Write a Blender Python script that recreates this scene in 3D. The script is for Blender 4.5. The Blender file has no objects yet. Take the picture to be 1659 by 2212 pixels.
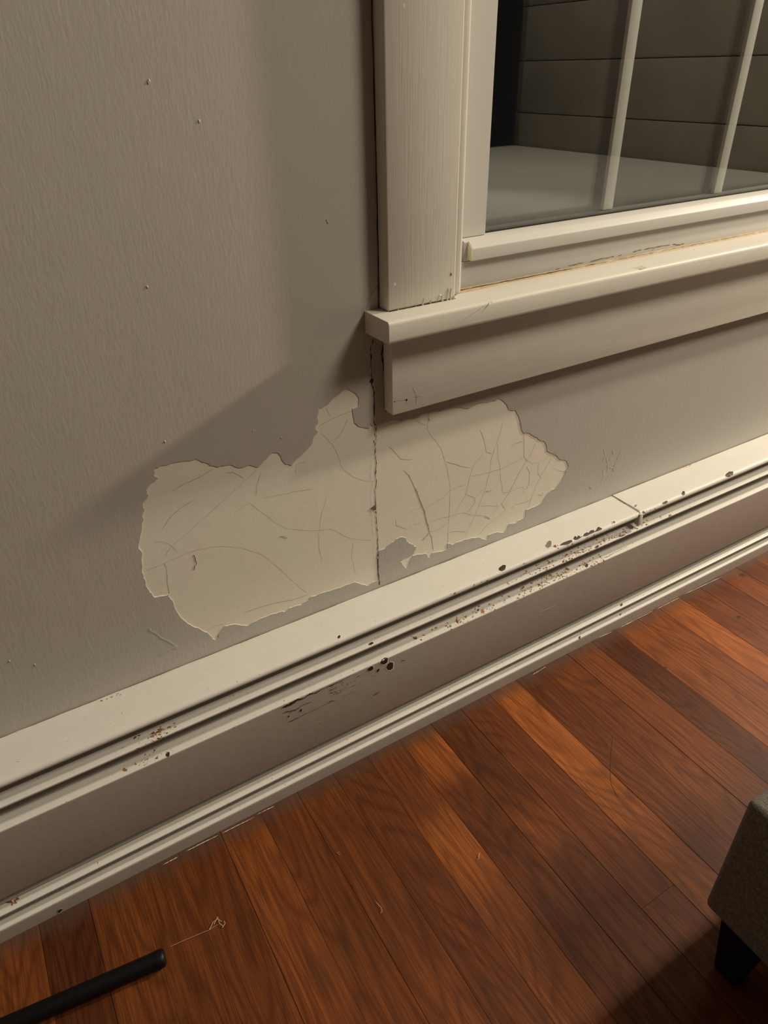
import bpy, bmesh, math, random
from mathutils import Vector, Matrix, geometry, noise

# ------------------------------------------------------------------ camera, light, exposure
scene = bpy.context.scene
COL = scene.collection
cam_data = bpy.data.cameras.new('camera')
cam_data.sensor_fit = 'HORIZONTAL'
cam_data.sensor_width = 36.0
cam_data.lens = 1500.0 / 1659.0 * 36.0
cam_data.clip_start = 0.02
cam = bpy.data.objects.new('camera', cam_data)
COL.objects.link(cam)
cam.matrix_world = Matrix(((0.85580017, 0.2935355, -0.42596124, 0.0),
                           (-0.51694624, 0.45454175, -0.72536775, -0.66631413),
                           (-0.01930402, 0.84096891, 0.54073898, 0.87138106),
                           (0, 0, 0, 1)))
scene.camera = cam

world = bpy.data.worlds.new('night')
world.use_nodes = True
world.node_tree.nodes['Background'].inputs[0].default_value = (0.35, 0.45, 0.7, 1)
world.node_tree.nodes['Background'].inputs[1].default_value = 0.002
scene.world = world


def lamp(name, loc, power, radius, color, aim=None, cone=0):
    l = bpy.data.lights.new(name, 'SPOT' if aim else 'AREA')
    if aim:
        l.spot_size = math.radians(cone)
        l.spot_blend = 0.35
    l.energy = power
    if aim:
        l.shadow_soft_size = radius
    else:
        l.shape = 'DISK'      # flush disc on the ceiling, facing down
        l.size = radius
    l.color = color
    o = bpy.data.objects.new(name, l)
    o.location = loc
    if aim:
        o.rotation_euler = (Vector(aim) - Vector(loc)).to_track_quat('-Z', 'Y').to_euler()
    COL.objects.link(o)
    return o


WARM = (1.0, 0.872, 0.685)
lamp('corner_lamp_light', (3.65, -0.52, 2.03), 470.0, 0.085, WARM, (0.75, -0.25, 0.35), 52)
lamp('ceiling_lamp_light', (1.80, -1.50, 2.54), 59.0, 0.85, WARM)

scene.view_settings.view_transform = 'Standard'
scene.view_settings.look = 'None'
scene.view_settings.gamma = 1.0
scene.view_settings.exposure = 0.0
scene.view_settings.use_curve_mapping = False

# ------------------------------------------------------------------ measured outlines (tenths of a millimetre)
PATCH = [(3777,5033),(3756,5093),(3731,5013),(3620,5064),(3535,5140),(3519,5260),(3518,5328),(3592,5335),(3609,5423),(3574,5503),(3460,5586),(3363,5553),(3245,5501),(3200,5462),(3085,5441),(3078,5402),(3051,5328),(3061,5274),(3023,5233),(3024,5192),(3058,5156),(2997,5116),(2968,5030),(2868,4953),(2758,4889),(2689,4818),(2611,4858),(2568,4935),(2538,5023),(2461,5053),(2396,5006),(2331,4953),(2278,4921),(2187,4975),(2081,4972),(1994,5028),(1904,5055),(1821,5060),(1745,5099),(1699,5152),(1635,5201),(1613,5223),(1465,5238),(1363,5249),(1244,5254),(1176,5252),(1153,5220),(1142,5166),(1176,5120),(1145,5096),(1082,5077),(1039,5032),(1034,4984),(1040,4953),(977,4894),(963,4828),(967,4790),(932,4736),(925,4667),(894,4574),(859,4492),(820,4389),(838,4306),(813,4184),(788,4038),(798,3897),(814,3750),(843,3666),(931,3639),(1005,3630),(1029,3535),(1039,3407),(1072,3267),(1144,3117),(1245,3004),(1347,2875),(1398,2741),(1435,2709),(1469,2747),(1576,2870),(1700,2842),(1849,2738),(1996,2764),(2176,2775),(2334,2756),(2377,2731),(2438,2763),(2611,2739),(2697,2770),(2760,2811),(2867,2805),(3048,2789),(3270,2782),(3421,2779),(3569,2667),(3633,2631),(3699,2654),(3799,2649),(3817,3146),(3910,3151),(4004,3200),(4098,3237),(4181,3243),(4264,3194),(4264,3145),(4336,3073),(4397,2999),(4434,2973),(4398,2898),(4336,2859),(4263,2862),(4166,2817),(4202,2759),(4238,2693),(4275,2665),(4336,2795),(4373,2847),(4485,2825),(4598,2794),(4637,2700),(4675,2698),(4712,2761),(4867,2727),(4976,2723),(4977,2827),(5073,2769),(5178,2776),(5311,2778),(5447,2753),(5558,2725),(5704,2616),(5736,2631),(5739,2697),(5922,2682),(6041,2633),(6109,2668),(6144,2749),(6262,2720),(6375,2746),(6460,2770),(6468,2901),(6592,2899),(6767,2919),(6846,2999),(6924,3079),(7040,3107),(7121,3173),(7183,3258),(7213,3353),(7262,3428),(7198,3537),(7053,3605),(6916,3733),(6756,3840),(6726,3945),(6673,4020),(6553,4085),(6460,4162),(6354,4242),(6271,4260),(6209,4334),(6164,4492),(6099,4608),(6053,4675),(5934,4709),(5900,4788),(5831,4858),(5750,4920),(5714,4908),(5578,4909),(5407,4931),(5311,4923),(5242,4899),(5145,4933),(5027,4963),(4843,4978),(4707,4996),(4595,5000),(4496,5006),(4452,4977),(4268,4995),(4182,4987),(4077,5035),(3972,5033),(3899,5022),(3835,5016)]
CRACKS = [[(4600,4997),(4613,4913),(4591,4857),(4593,4765),(4651,4666),(4734,4559),(4820,4417),(4872,4259),(4940,4026),(4991,3779),(4997,3516),(4986,3152),(4988,2741)],[(4215,4282),(4316,4164),(4408,3945),(4492,3711),(4566,3521),(4611,3312),(4646,3176),(4698,3031),(4729,2789)],[(4578,3576),(4747,3601),(4893,3647),(4989,3721),(5138,3732),(5289,3742)],[(4655,3308),(4854,3311),(5031,3285),(5238,3267),(5427,3157),(5648,3067),(5765,2960)],[(5452,4534),(5524,4394),(5573,4246),(5607,4134),(5700,4096)],[(5853,4548),(5797,4318),(5745,4174),(5693,4017),(5685,3796),(5635,3595),(5570,3396),(5479,3177),(5383,3007),(5288,2809)],[(5555,4137),(5446,4067),(5376,3984),(5323,3814),(5273,3568),(5178,3430),(5106,3320)],[(4910,4204),(5071,4111),(5248,4011),(5338,3972)],[(5792,4229),(5816,4015),(5866,3835),(5900,3608),(5966,3339)],[(5359,3838),(5671,3800),(5937,3790),(6122,3830),(6312,3846)],[(6265,4247),(6292,4018),(6309,3871),(6375,3779),(6278,3662),(6162,3451),(6066,3306),(5954,3165),(6035,3047)],[(6522,4048),(6469,3920),(6373,3791),(6498,3693),(6698,3683),(6860,3758)],[(6864,3732),(6826,3595),(6727,3474),(6611,3256),(6547,3069),(6506,2924)],[(5273,3568),(5435,3454),(5452,3386),(5392,3308),(5329,3255)],[(5449,3437),(5534,3531),(5624,3562)],[(5539,3270),(5717,3221),(5901,3145)],[(4269,3339),(4175,3410),(4105,3459),(4094,3545)],[(4269,3339),(4388,3368),(4508,3361)],[(4671,3129),(4809,3128),(4959,3186)],[(4012,4689),(4139,4528),(4182,4457),(4360,4400)],[(4292,3593),(4458,3606),(4553,3620)],[(5963,3365),(6090,3336),(6228,3354),(6357,3338),(6387,3200)],[(6387,3678),(6458,3557),(6469,3352),(6407,3270)],[(6899,3497),(7094,3386),(7255,3324)],[(6612,3683),(6621,3507),(6714,3351)],[(5004,3006),(5148,2978),(5310,2905)],[(5853,3226),(5902,3132),(5786,3044)],[(4424,4931),(4491,4874),(4581,4823)],[(6150,3021),(6230,3071),(6376,3048),(6522,3038)],[(5535,2743),(5716,2887),(5931,2967),(6065,3024)],[(6659,3110),(6771,3047),(6777,3111)],[(6039,4114),(6197,4139),(6279,4127)],[(1024,4061),(1223,4083),(1394,4095),(1602,4071),(1807,3992),(1995,3884),(2146,3765),(2256,3622),(2348,3473),(2480,3250),(2618,3032),(2743,2855)],[(1059,4148),(1162,4253),(1324,4335),(1552,4470),(1740,4578),(1949,4700),(2119,4805),(2278,4903)],[(1043,4064),(1045,3926),(1021,3702),(1015,3621)],[(3085,5131),(3221,4945),(3287,4785),(3331,4593),(3459,4440),(3616,4320),(3791,4241)],[(3221,4945),(3335,5031),(3419,5157),(3444,5214)],[(3061,5221),(3221,5261),(3459,5293),(3580,5325)],[(3171,5437),(3223,5291)],[(2298,4498),(2501,4475),(2730,4455),(2921,4416)],[(2207,4572),(2244,4712),(2311,4851)],[(2960,3797),(2995,3956),(3051,4104),(3096,4254)],[(2554,3971),(2763,3869),(2960,3797),(3118,3763),(3229,3672),(3364,3533),(3578,3413),(3726,3357)],[(1101,4504),(1211,4613),(1372,4704),(1506,4742)],[(1908,4410),(2035,4476),(2117,4493),(2309,4246),(2417,4092),(2554,3971)],[(2947,3777),(2939,3529),(2967,3285)],[(1876,4974),(1984,4941),(2052,4879),(2083,4827)],[(2890,4814),(2744,4815),(2721,4692)],[(1331,2890),(1462,2933),(1603,2892)],[(1286,4918),(1437,4970),(1641,5007),(1776,5046)],[(987,4375),(1087,4337),(1168,4239),(1213,4132)],[(829,4039),(940,4050),(1041,4054)],[(1827,2960),(2154,2943),(2487,2873),(2720,2865)],[(3432,3442),(3397,3218),(3443,2899)]]
DARKCRACKS = [[(1376,4045),(1383,3973),(1394,3922),(1357,3879),(1337,3840)],[(1463,2736),(1513,2787),(1589,2866)],[(2439,3905),(2530,3847)],[(4549,3050),(4622,3105),(4671,3154)],[(4601,4916),(4625,4879)],[(5649,3054),(5736,2989)],[(4408,3945),(4492,3711),(4566,3521),(4611,3312),(4646,3176)],[(5642,3495),(5737,3477)]]
SEAM = [(3822,6111),(3802,6061),(3786,5939),(3779,5746),(3787,5619),(3797,5541),(3814,5462),(3810,5333),(3803,5123),(3805,5061),(3833,5016),(3821,4837),(3805,4752),(3807,4615),(3809,4450),(3809,4213),(3790,4045),(3792,3854),(3795,3723),(3798,3597),(3806,3384),(3807,3246),(3800,2984),(3803,2725),(3814,2564)]
EDGE_CRACK = [(3961,6030),(3927,5910),(3949,5766),(3965,5619),(3967,5414),(3968,5172)]
CHIPS = [[(3545,2668),(3535,2718),(3488,2727),(3445,2701),(3419,2656),(3460,2625),(3505,2616),(3545,2638)],[(3634,2814),(3624,2880),(3580,2893),(3539,2860),(3514,2801),(3545,2747),(3582,2730),(3632,2768)],[(3313,2695),(3304,2730),(3269,2736),(3237,2718),(3217,2685),(3242,2658),(3272,2651),(3312,2672)],[(3409,2787),(3404,2810),(3386,2815),(3370,2803),(3360,2782),(3372,2763),(3388,2758),(3408,2771)],[(3346,1598),(3331,1615),(3303,1617),(3282,1609),(3275,1593),(3300,1581),(3326,1577),(3351,1588)],[(2870,580),(2861,591),(2848,593),(2839,588),(2838,578),(2851,568),(2863,565),(2873,572)],[(2036,2882),(2033,2896),(2022,2899),(2012,2892),(2007,2879),(2016,2868),(2025,2864),(2036,2873)],[(2216,2877),(2211,2899),(2199,2904),(2188,2893),(2183,2873),(2193,2855),(2204,2849),(2217,2861)],[(5622,575),(5584,612),(5529,619),(5494,602),(5491,568),(5552,534),(5605,521),(5641,547)],[(9495,594),(9461,623),(9427,629),(9407,616),(9414,591),(9470,561),(9508,551),(9521,569)],[(9038,618),(9019,635),(8968,637),(8927,629),(8909,613),(8952,602),(8999,597),(9045,609)],[(8378,667),(8760,1304),(8736,1311),(8734,1298),(8333,664),(8342,643),(8358,637),(8375,648)],[(8124,1614),(8104,1625),(8057,1626),(8019,1620),(8002,1608),(8039,1603),(8081,1600),(8125,1610)],[(7531,1613),(7512,1628),(7479,1630),(7457,1623),(7451,1609),(7482,1598),(7513,1594),(7537,1605)],[(10765,600),(10717,636),(10632,642),(10566,625),(10550,592),(10645,560),(10731,548),(10791,575)],[(498,2616),(486,2640),(467,2646),(454,2633),(451,2612),(469,2593),(486,2587),(502,2600)],[(7391,2593),(7363,2617),(7332,2622),(7318,2610),(7322,2588),(7359,2567),(7388,2561),(7406,2575)],[(8491,4502),(8467,4521),(8439,4523),(8424,4514),(8427,4496),(8459,4481),(8484,4477),(8503,4489)],[(7480,5378),(7464,5395),(7445,5399),(7429,5388),(7430,5373),(7455,5361),(7475,5357),(7489,5367)],[(-1192,5589),(-1235,5612),(-1236,5578),(-1217,5549),(-1201,5541),(-1187,5563)],[(2874,579),(2861,596),(2844,600),(2834,593),(2833,577),(2852,561),(2868,556),(2880,566)],[(6651,599),(6715,578),(6821,576),(6912,589),(6906,618),(6824,631),(6720,614)],[(6947,584),(7006,547),(7034,547),(7016,591),(7069,560),(7092,572),(7084,600),(7140,579),(7099,610),(7015,621),(6962,614)],[(7125,607),(7186,574),(7252,567),(7268,587),(7342,560),(7390,573),(7383,606),(7446,584),(7509,556),(7530,591),(7555,610),(7517,622),(7455,624),(7325,619),(7203,624)]]
GREYCHIPS = [[(6589,492),(6528,548),(6471,560),(6450,535),(6467,486),(6541,439),(6596,423),(6622,453)]]
SCRATCHES = [[(1926,2678,7),(1981,2680,27),(2020,2682,45),(2100,2673,45),(2166,2655,29),(2259,2687,13),(2343,2654,32),(2406,2676,13),(2455,2679,19),(2555,2669,7),(2655,2673,16),(2824,2663,7),(2995,2659,3)],[(1989,2988,4),(2069,2990,13),(2200,2983,9),(2299,2979,4),(2398,2984,7),(2532,2978,5),(2635,2963,13),(2718,2996,4)],[(1939,2775,4),(1994,2782,13),(2133,2824,13),(2249,2798,11),(2362,2812,4)],[(2840,2984,4),(2910,2977,5),(2997,2984,3)],[(2035,2850,4),(2087,2807,7),(2131,2845,5)],[(3283,3239,5),(3338,3230,19),(3394,3228,5)],[(3762,2810,4),(3799,2819,16),(3837,2828,4)],[(7698,2579,5),(7830,2601,9),(7946,2588,8),(8108,2581,5),(8300,2574,5)],[(7842,1583,4),(7998,1605,13),(8125,1621,13)],[(6831,2586,5),(6905,2644,8)]]
PALE_SCRATCHES = [[(6385,3127,7),(6550,3129,8),(6719,3136,5)],[(5831,2681,8),(5909,2687,13)]]
RUST = [(5253,2571),(5233,2599),(6995,2514),(7361,2595),(7817,582),(6078,2514),(6362,2573),(9170,1624),(460,1559),(381,1551),(-20,2576),(4077,2520),(8495,1538),(6588,579),(8514,5335),(-1633,4447),(-1564,4456),(-1599,4476),(-1210,5573)]
RUSTZONES = [[(5687,1499),(8185,1305)],[(5779,2546),(7701,2465)],[(4032,2334),(5678,1624)],[(7500,1607),(9021,1495)],[(173,1527),(643,1590)],[(49,2525),(411,2596)]]
DASHES = [[(6548,6479),(6611,6490)],[(6753,6499),(6898,6502),(7021,6504)],[(7147,6503),(7331,6511),(7580,6511)],[(7665,6505),(7724,6514)],[(7943,6518),(8102,6528)],[(8153,6525),(8318,6526),(8357,6525)],[(8328,6491),(8370,6523),(8512,6526),(8669,6523)],[(8737,6520),(8822,6501),(8971,6500)]]
TICKS = [[(7082,-632),(7073,-671),(7036,-720)],[(7635,-669),(7587,-730),(7527,-782)],[(7713,-678),(7661,-736),(7608,-777)],[(8001,-680),(7951,-735),(7885,-785)],[(8229,-676),(8223,-714),(8245,-713)],[(8656,-681),(8655,-715),(8702,-696)],[(8856,-663),(8832,-701),(8784,-729)],[(9088,-676),(9057,-718)],[(8971,-158),(9015,-140)]]
STAINS = [[(7491,-377),(7698,-345),(7684,-457),(7548,-478)],[(5085,-481),(5088,-528),(5019,-590)],[(4835,-633),(4837,-656),(4812,-680)]]
HAIR = [(3900,6702),(3828,6658),(3761,6579),(3722,6469),(3724,6366),(3762,6276),(3814,6209)]
HAIR_FLOOR = [(6542,-2313),(6313,-2492),(6057,-2717),(5888,-2887),(5836,-2998),(5801,-3099)]
LINT = [[(-171,-1744),(1,-1765),(162,-1791),(284,-1804),(390,-1800)],[(284,-1804),(352,-1745),(413,-1738),(442,-1788)],[(354,-1772),(422,-1712),(413,-1802),(442,-1851)],[(427,-1861),(471,-1837),(471,-1806)],[(219,-1586),(243,-1549)],[(2065,-1798),(2046,-1757),(2083,-1765)],[(2157,-2574),(2176,-2665),(2167,-2712),(2137,-2719)],[(3584,-2770),(3635,-2742),(3575,-2801),(3550,-2793)]]
WRINKLES = [[(8065,2863),(8111,2989),(8063,3104)],[(8139,2860),(8241,2949),(8337,2959)],[(8171,3051),(8160,3212),(8087,3331)],[(8327,3003),(8325,3123),(8389,3163)],[(8024,3291),(8044,3420),(8002,3509)],[(8172,3267),(8256,3320),(8208,3430)],[(8353,3213),(8402,3316),(8430,3405)],[(7798,2889),(7872,2825)],[(8153,3136),(8287,3075),(8387,3064)],[(702,3242),(788,3098),(872,2979),(952,2827)],[(732,2813),(836,2844),(948,2824)]]
SPECKS = [(3309,5693),(2588,5203),(2270,5375),(1323,5510),(3327,7426),(1456,7052),(2163,8342),(1795,8645),(1786,8635),(3336,7403),(-520,3325),(-727,3490),(7828,2848),(5404,1997)]
KNOTS = [(11684,-859),(10519,-1614),(1530,-2574),(8295,-1828),(8342,-1769)]
PALELINE = [[(40,-693),(243,-692)],[(343,-672),(802,-678)],[(855,-679),(1322,-685)],[(1363,-669),(1618,-675)],[(6339,-696),(6669,-675)],[(7798,-636),(8260,-657)],[(8417,-654),(9328,-658)],[(9428,-659),(10093,-665)],[(10221,-648),(11302,-686)]]
NAILS = [(4742,6728),(4002,6732),(4131,9161)]
APRONHOLES = [(4141,5361),(3972,5378)]
APRONMARKS = [[(3963,5384),(4046,5375),(4130,5364)],[(4136,5345),(4136,5310)],[(4228,5494),(4267,5414),(4281,5268)],[(4241,5373),(4347,5354)]]
PEELRIDGES = [[(4017,6328),(4030,6393),(4043,6462)],[(4060,6336),(4072,6386)],[(4187,6334),(4200,6425)],[(4255,6328),(4273,6454)],[(4286,6328),(4304,6418)],[(4348,6317),(4360,6419),(4377,6519)],[(4405,6322),(4409,6421)],[(4480,6320),(4466,6411),(4471,6483)],[(4531,6322),(4517,6392)],[(4565,6478),(4589,6515),(4627,6525)],[(4653,6316),(4637,6424),(4627,6519)],[(4679,6317),(4687,6437)],[(4718,6321),(4699,6477),(4708,6579)],[(4769,6328),(4745,6459),(4753,6572)],[(4789,6330),(4795,6482)]]

PROFILE = [(0.0, 251.5), (-30.0, 251.2), (-55.0, 250.9), (-59.0, 250.4), (-61.6, 249.2), (-63.0, 247.6), (-63.5, 245.6), (-63.1, 243.4), (-61.8, 241.6), (-59.0, 240.4), (-50.0, 239.8), (-47.4, 239.6), (-33.0, 239.0), (-31.0, 236.0), (-31.0, 214.0), (-44.5, 213.6), (-45.6, 218.6), (-47.7, 220.8), (-48.8, 220.2), (-49.9, 219.7), (-51.0, 219.2), (-52.1, 218.8), (-53.3, 218.4), (-54.5, 218.1), (-55.8, 217.8), (-57.0, 217.6), (-58.2, 217.4), (-59.5, 217.2), (-60.8, 217.2), (-63.3, 216.2), (-63.5, 215.0), (-63.0, 213.6), (-61.0, 212.4), (-56.0, 211.8), (-47.4, 211.4), (-33.0, 211.0), (-31.0, 209.0), (-31.0, 182.0), (-44.6, 181.6), (-45.6, 186.6), (-48.3, 187.3), (-49.1, 186.7), (-49.9, 186.2), (-50.8, 185.6), (-51.7, 185.2), (-52.6, 184.7), (-53.5, 184.3), (-54.4, 184.0), (-55.4, 183.6), (-56.3, 183.3), (-57.3, 183.1), (-58.3, 182.9), (-63.2, 181.4), (-63.5, 179.0), (-63.3, 76.0), (-62.8, 74.3), (-61.0, 73.0), (-56.0, 72.2), (-47.4, 71.6), (-35.0, 71.2), (-34.0, 69.0), (-34.0, 48.0), (-47.8, 46.6), (-50.6, 50.0), (-52.7, 51.5), (-53.5, 51.1), (-54.3, 50.7), (-55.1, 50.3), (-56.0, 50.0), (-56.8, 49.7), (-57.7, 49.5), (-58.5, 49.3), (-59.4, 49.1), (-60.3, 49.0), (-63.3, 47.6), (-63.5, 46.2), (-63.0, 44.9), (-61.0, 43.8), (-56.0, 43.2), (-47.4, 42.8), (-35.0, 42.4), (-34.0, 40.0), (-34.0, 22.0), (-48.4, 20.6), (-50.8, 24.4), (-53.1, 26.0), (-53.8, 25.6), (-54.4, 25.3), (-55.1, 25.0), (-55.8, 24.8), (-56.5, 24.6), (-57.1, 24.3), (-57.9, 24.2), (-58.6, 24.0), (-59.3, 23.9), (-63.3, 22.8), (-63.5, 21.0), (-63.5, 0.0)]

U = 1e-4


# ------------------------------------------------------------------ helpers
def tag(o, label=None, cat=None, group=None, kind=None):
    if label:
        o['label'] = label
    if cat:
        o['category'] = cat
    if group:
        o['group'] = group
    if kind:
        o['kind'] = kind
    return o


def empty(name, loc=(0, 0, 0)):
    o = bpy.data.objects.new(name, None)
    o.empty_display_size = 0.05
    o.location = loc
    COL.objects.link(o)
    return o


def link(name, me, mats, parent=None):
    if not isinstance(mats, (list, tuple)):
        mats = [mats]
    for m in mats:
        me.materials.append(m)
    o = bpy.data.objects.new(name, me)
    COL.objects.link(o)
    if parent is not None:
        o.parent = parent
        o.matrix_parent_inverse = Matrix.Translation(-parent.location)
    return o


def from_bm(name, bm, mats, parent=None, smooth=None):
    me = bpy.data.meshes.new(name)
    bm.normal_update()
    bm.to_mesh(me)
    bm.free()
    if smooth is not None:
        me.polygons.foreach_set('use_smooth', [True] * len(me.polygons))
        me.set_sharp_from_angle(angle=math.radians(smooth))
    return link(name, me, mats, parent)


def add_box(bm, x0, x1, y0, y1, z0, z1, bevel=0.0, seg=2, mat=0):
    r = bmesh.ops.create_cube(bm, size=1.0)
    vs = r['verts']
    for v in vs:
        v.co = Vector(((x0 + x1) / 2 + v.co.x * (x1 - x0), (y0 + y1) / 2 + v.co.y * (y1 - y0), (z0 + z1) / 2 + v.co.z * (z1 - z0)))
    fs = list({f for v in vs for f in v.link_faces})
    for f in fs:
        f.material_index = mat
    if bevel > 0:
        es = list({e for v in vs for e in v.link_edges})
        bmesh.ops.bevel(bm, geom=es, offset=bevel, segments=seg, profile=0.5, affect='EDGES', clamp_overlap=True)


def box(name, dims, mat, parent=None, bevel=0.0, seg=2):
    bm = bmesh.new()
    add_box(bm, *dims, bevel=bevel, seg=seg)
    return from_bm(name, bm, mat, parent, smooth=40 if bevel else None)


def add_extrude_x(bm, pts, xa, xb, closed=True, caps=True, mat=0, nx=1, wob=None):
    """extrude a (y, z) outline along X"""
    rings = []
    for i in range(nx + 1):
        x = xa + (xb - xa) * i / nx
        rings.append([bm.verts.new((x, y + (wob(x, k)[0] if wob else 0), z + (wob(x, k)[1] if wob else 0))) for k, (y, z) in enumerate(pts)])
    n = len(pts)
    for a, b in zip(rings[:-1], rings[1:]):
        for k in range(n if closed else n - 1):
            f = bm.faces.new((a[k], b[k], b[(k + 1) % n], a[(k + 1) % n]))
            f.material_index = mat
    if caps and closed:
        bm.faces.new(rings[0])
        bm.faces.new(rings[-1][::-1])


def ribbon_points(pts, widths):
    """left and right offset points of a 2-D polyline"""
    out = []
    n = len(pts)
    for i in range(n):
        a = Vector(pts[max(i - 1, 0)])
        b = Vector(pts[min(i + 1, n - 1)])
        d = b - a
        if d.length < 1e-9:
            d = Vector((1, 0))
        d.normalize()
        nrm = Vector((-d.y, d.x))
        p = Vector(pts[i])
        w = widths[i] / 2
        out.append((p + nrm * w, p - nrm * w))
    return out


def fractal(pts, rng, amp, levels=2, closed=False):
    """ragged version of a polyline"""
    P = [Vector(p) for p in pts]
    for lv in range(levels):
        Q = []
        n = len(P)
        for i in range(n if closed else n - 1):
            a, b = P[i], P[(i + 1) % n]
            d = b - a
            L = d.length
            m = (a + b) / 2
            if L > 1e-9:
                m = m + Vector((-d.y, d.x)) / L * rng.uniform(-1, 1) * min(amp, L * 0.22)
            Q += [a, m]
        if not closed:
            Q.append(P[-1])
        P = Q
        amp *= 0.6
    return P


def add_ribbon(bm, pts, widths, to3d, mat=0):
    prs = ribbon_points(pts, widths)
    vs = [(bm.verts.new(to3d(a)), bm.verts.new(to3d(b))) for a, b in prs]
    for (a, b), (c, d) in zip(vs[:-1], vs[1:]):
        f = bm.faces.new((a, c, d, b))
        f.material_index = mat


def add_poly(bm, pts, to3d, mat=0, cuts=0):
    """filled outline (2-D), finely split so it can follow a curved surface"""
    tmp = bmesh.new()
    vs = [tmp.verts.new((p[0], p[1], 0)) for p in pts]
    es = [tmp.edges.new((vs[i], vs[(i + 1) % len(vs)])) for i in range(len(vs))]
    bmesh.ops.triangle_fill(tmp, use_beauty=True, edges=es)
    if cuts:
        bmesh.ops.subdivide_edges(tmp, edges=tmp.edges[:], cuts=cuts, use_grid_fill=True)
    mp = {v: bm.verts.new(to3d(v.co.xy)) for v in tmp.verts}
    for f in tmp.faces:
        try:
            g = bm.faces.new([mp[v] for v in f.verts])
            g.material_index = mat
        except ValueError:
            pass
    tmp.free()


def add_tube(bm, path, rad, seg=8, mat=0):
    rings = []
    n = len(path)
    up0 = Vector((0.13, 0.27, 0.95))
    for i, p in enumerate(path):
        d = (Vector(path[min(i + 1, n - 1)]) - Vector(path[max(i - 1, 0)])).normalized()
        s = d.cross(up0).normalized()
        t = d.cross(s).normalized()
        r = rad[i] if isinstance(rad, (list, tuple)) else rad
        rings.append([bm.verts.new(Vector(p) + (s * math.cos(2 * math.pi * k / seg) + t * math.sin(2 * math.pi * k / seg)) * r) for k in range(seg)])
    for a, b in zip(rings[:-1], rings[1:]):
        for k in range(seg):
            f = bm.faces.new((a[k], a[(k + 1) % seg], b[(k + 1) % seg], b[k]))
            f.material_index = mat
    bm.faces.new(rings[0][::-1]).material_index = mat
    bm.faces.new(rings[-1]).material_index = mat


# ------------------------------------------------------------------ materials
class NT:
    def __init__(s, name):
        s.m = bpy.data.materials.new(name)
        s.m.use_nodes = True
        s.t = s.m.node_tree
        s.b = s.t.nodes['Principled BSDF']
        s.out = s.t.nodes['Material Output']

    def n(s, typ, **kw):
        x = s.t.nodes.new(typ)
        for k, v in kw.items():
            if k.startswith('_'):
                x.inputs[k[1:].replace('_', ' ')].default_value = v
            else:
                setattr(x, k, v)
        return x

    def l(s, a, b):
        s.t.links.new(a, b)

    def coords(s, scale=(1, 1, 1), kind='Object'):
        tc = s.n('ShaderNodeTexCoord')
        mp = s.n('ShaderNodeMapping')
        mp.inputs['Scale'].default_value = scale
        s.l(tc.outputs[kind], mp.inputs['Vector'])
        return mp.outputs[0]

    def noise(s, vec, scale, detail=3, rough=0.55, dist=0.0):
        x = s.n('ShaderNodeTexNoise')
        x.inputs['Scale'].default_value = scale
        x.inputs['Detail'].default_value = detail
        x.inputs['Roughness'].default_value = rough
        x.inputs['Distortion'].default_value = dist
        s.l(vec, x.inputs['Vector'])
        return x.outputs[0]

    def ramp(s, fac, stops):
        r = s.n('ShaderNodeValToRGB')
        e = r.color_ramp.elements
        while len(e) < len(stops):
            e.new(0.5)
        for k, (p, c) in enumerate(stops):
            e[k].position = p
            e[k].color = (*c, 1) if len(c) == 3 else c
        s.l(fac, r.inputs[0])
        return r.outputs[0]

    def math(s, op, a, b=None, clamp=False):
        x = s.n('ShaderNodeMath', operation=op, use_clamp=clamp)
        for k, v in enumerate((a, b)):
            if v is None:
                continue
            if isinstance(v, (int, float)):
                x.inputs[k].default_value = v
            else:
                s.l(v, x.inputs[k])
        return x.outputs[0]

    def mix(s, fac, a, b, blend='MIX'):
        x = s.n('ShaderNodeMix', data_type='RGBA', blend_type=blend)
        for idx, v in ((0, fac), (6, a), (7, b)):
            if isinstance(v, (int, float)):
                x.inputs[idx].default_value = v
            elif isinstance(v, tuple):
                x.inputs[idx].default_value = (*v, 1)
            else:
                s.l(v, x.inputs[idx])
        return x.outputs[2]

    def bump(s, h, strength=0.3, dist=0.001):
        x = s.n('ShaderNodeBump')
        x.inputs['Strength'].default_value = strength
        x.inputs['Distance'].default_value = dist
        s.l(h, x.inputs['Height'])
        s.l(x.outputs[0], s.b.inputs['Normal'])
        return x

    def col(s, v):
        if isinstance(v, tuple):
            s.b.inputs['Base Color'].default_value = (*v, 1)
        else:
            s.l(v, s.b.inputs['Base Color'])

    def set(s, rough=0.5, spec=0.5, **kw):
        s.b.inputs['Roughness'].default_value = rough
        s.b.inputs['Specular IOR Level'].default_value = spec
        for k, v in kw.items():
            s.b.inputs[k.replace('_', ' ')].default_value = v


def m_plain(name, c, rough=0.6, spec=0.3, var=0.12, scale=60, bump=0.0):
    t = NT(name)
    v = t.coords()
    nz = t.noise(v, scale, 3)
    t.col(t.mix(nz, tuple(x * (1 - var) for x in c), tuple(min(1, x * (1 + var)) for x in c)))
    t.set(rough, spec)
    if bump:
        t.bump(nz, bump, 0.001)
    return t.m


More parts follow.
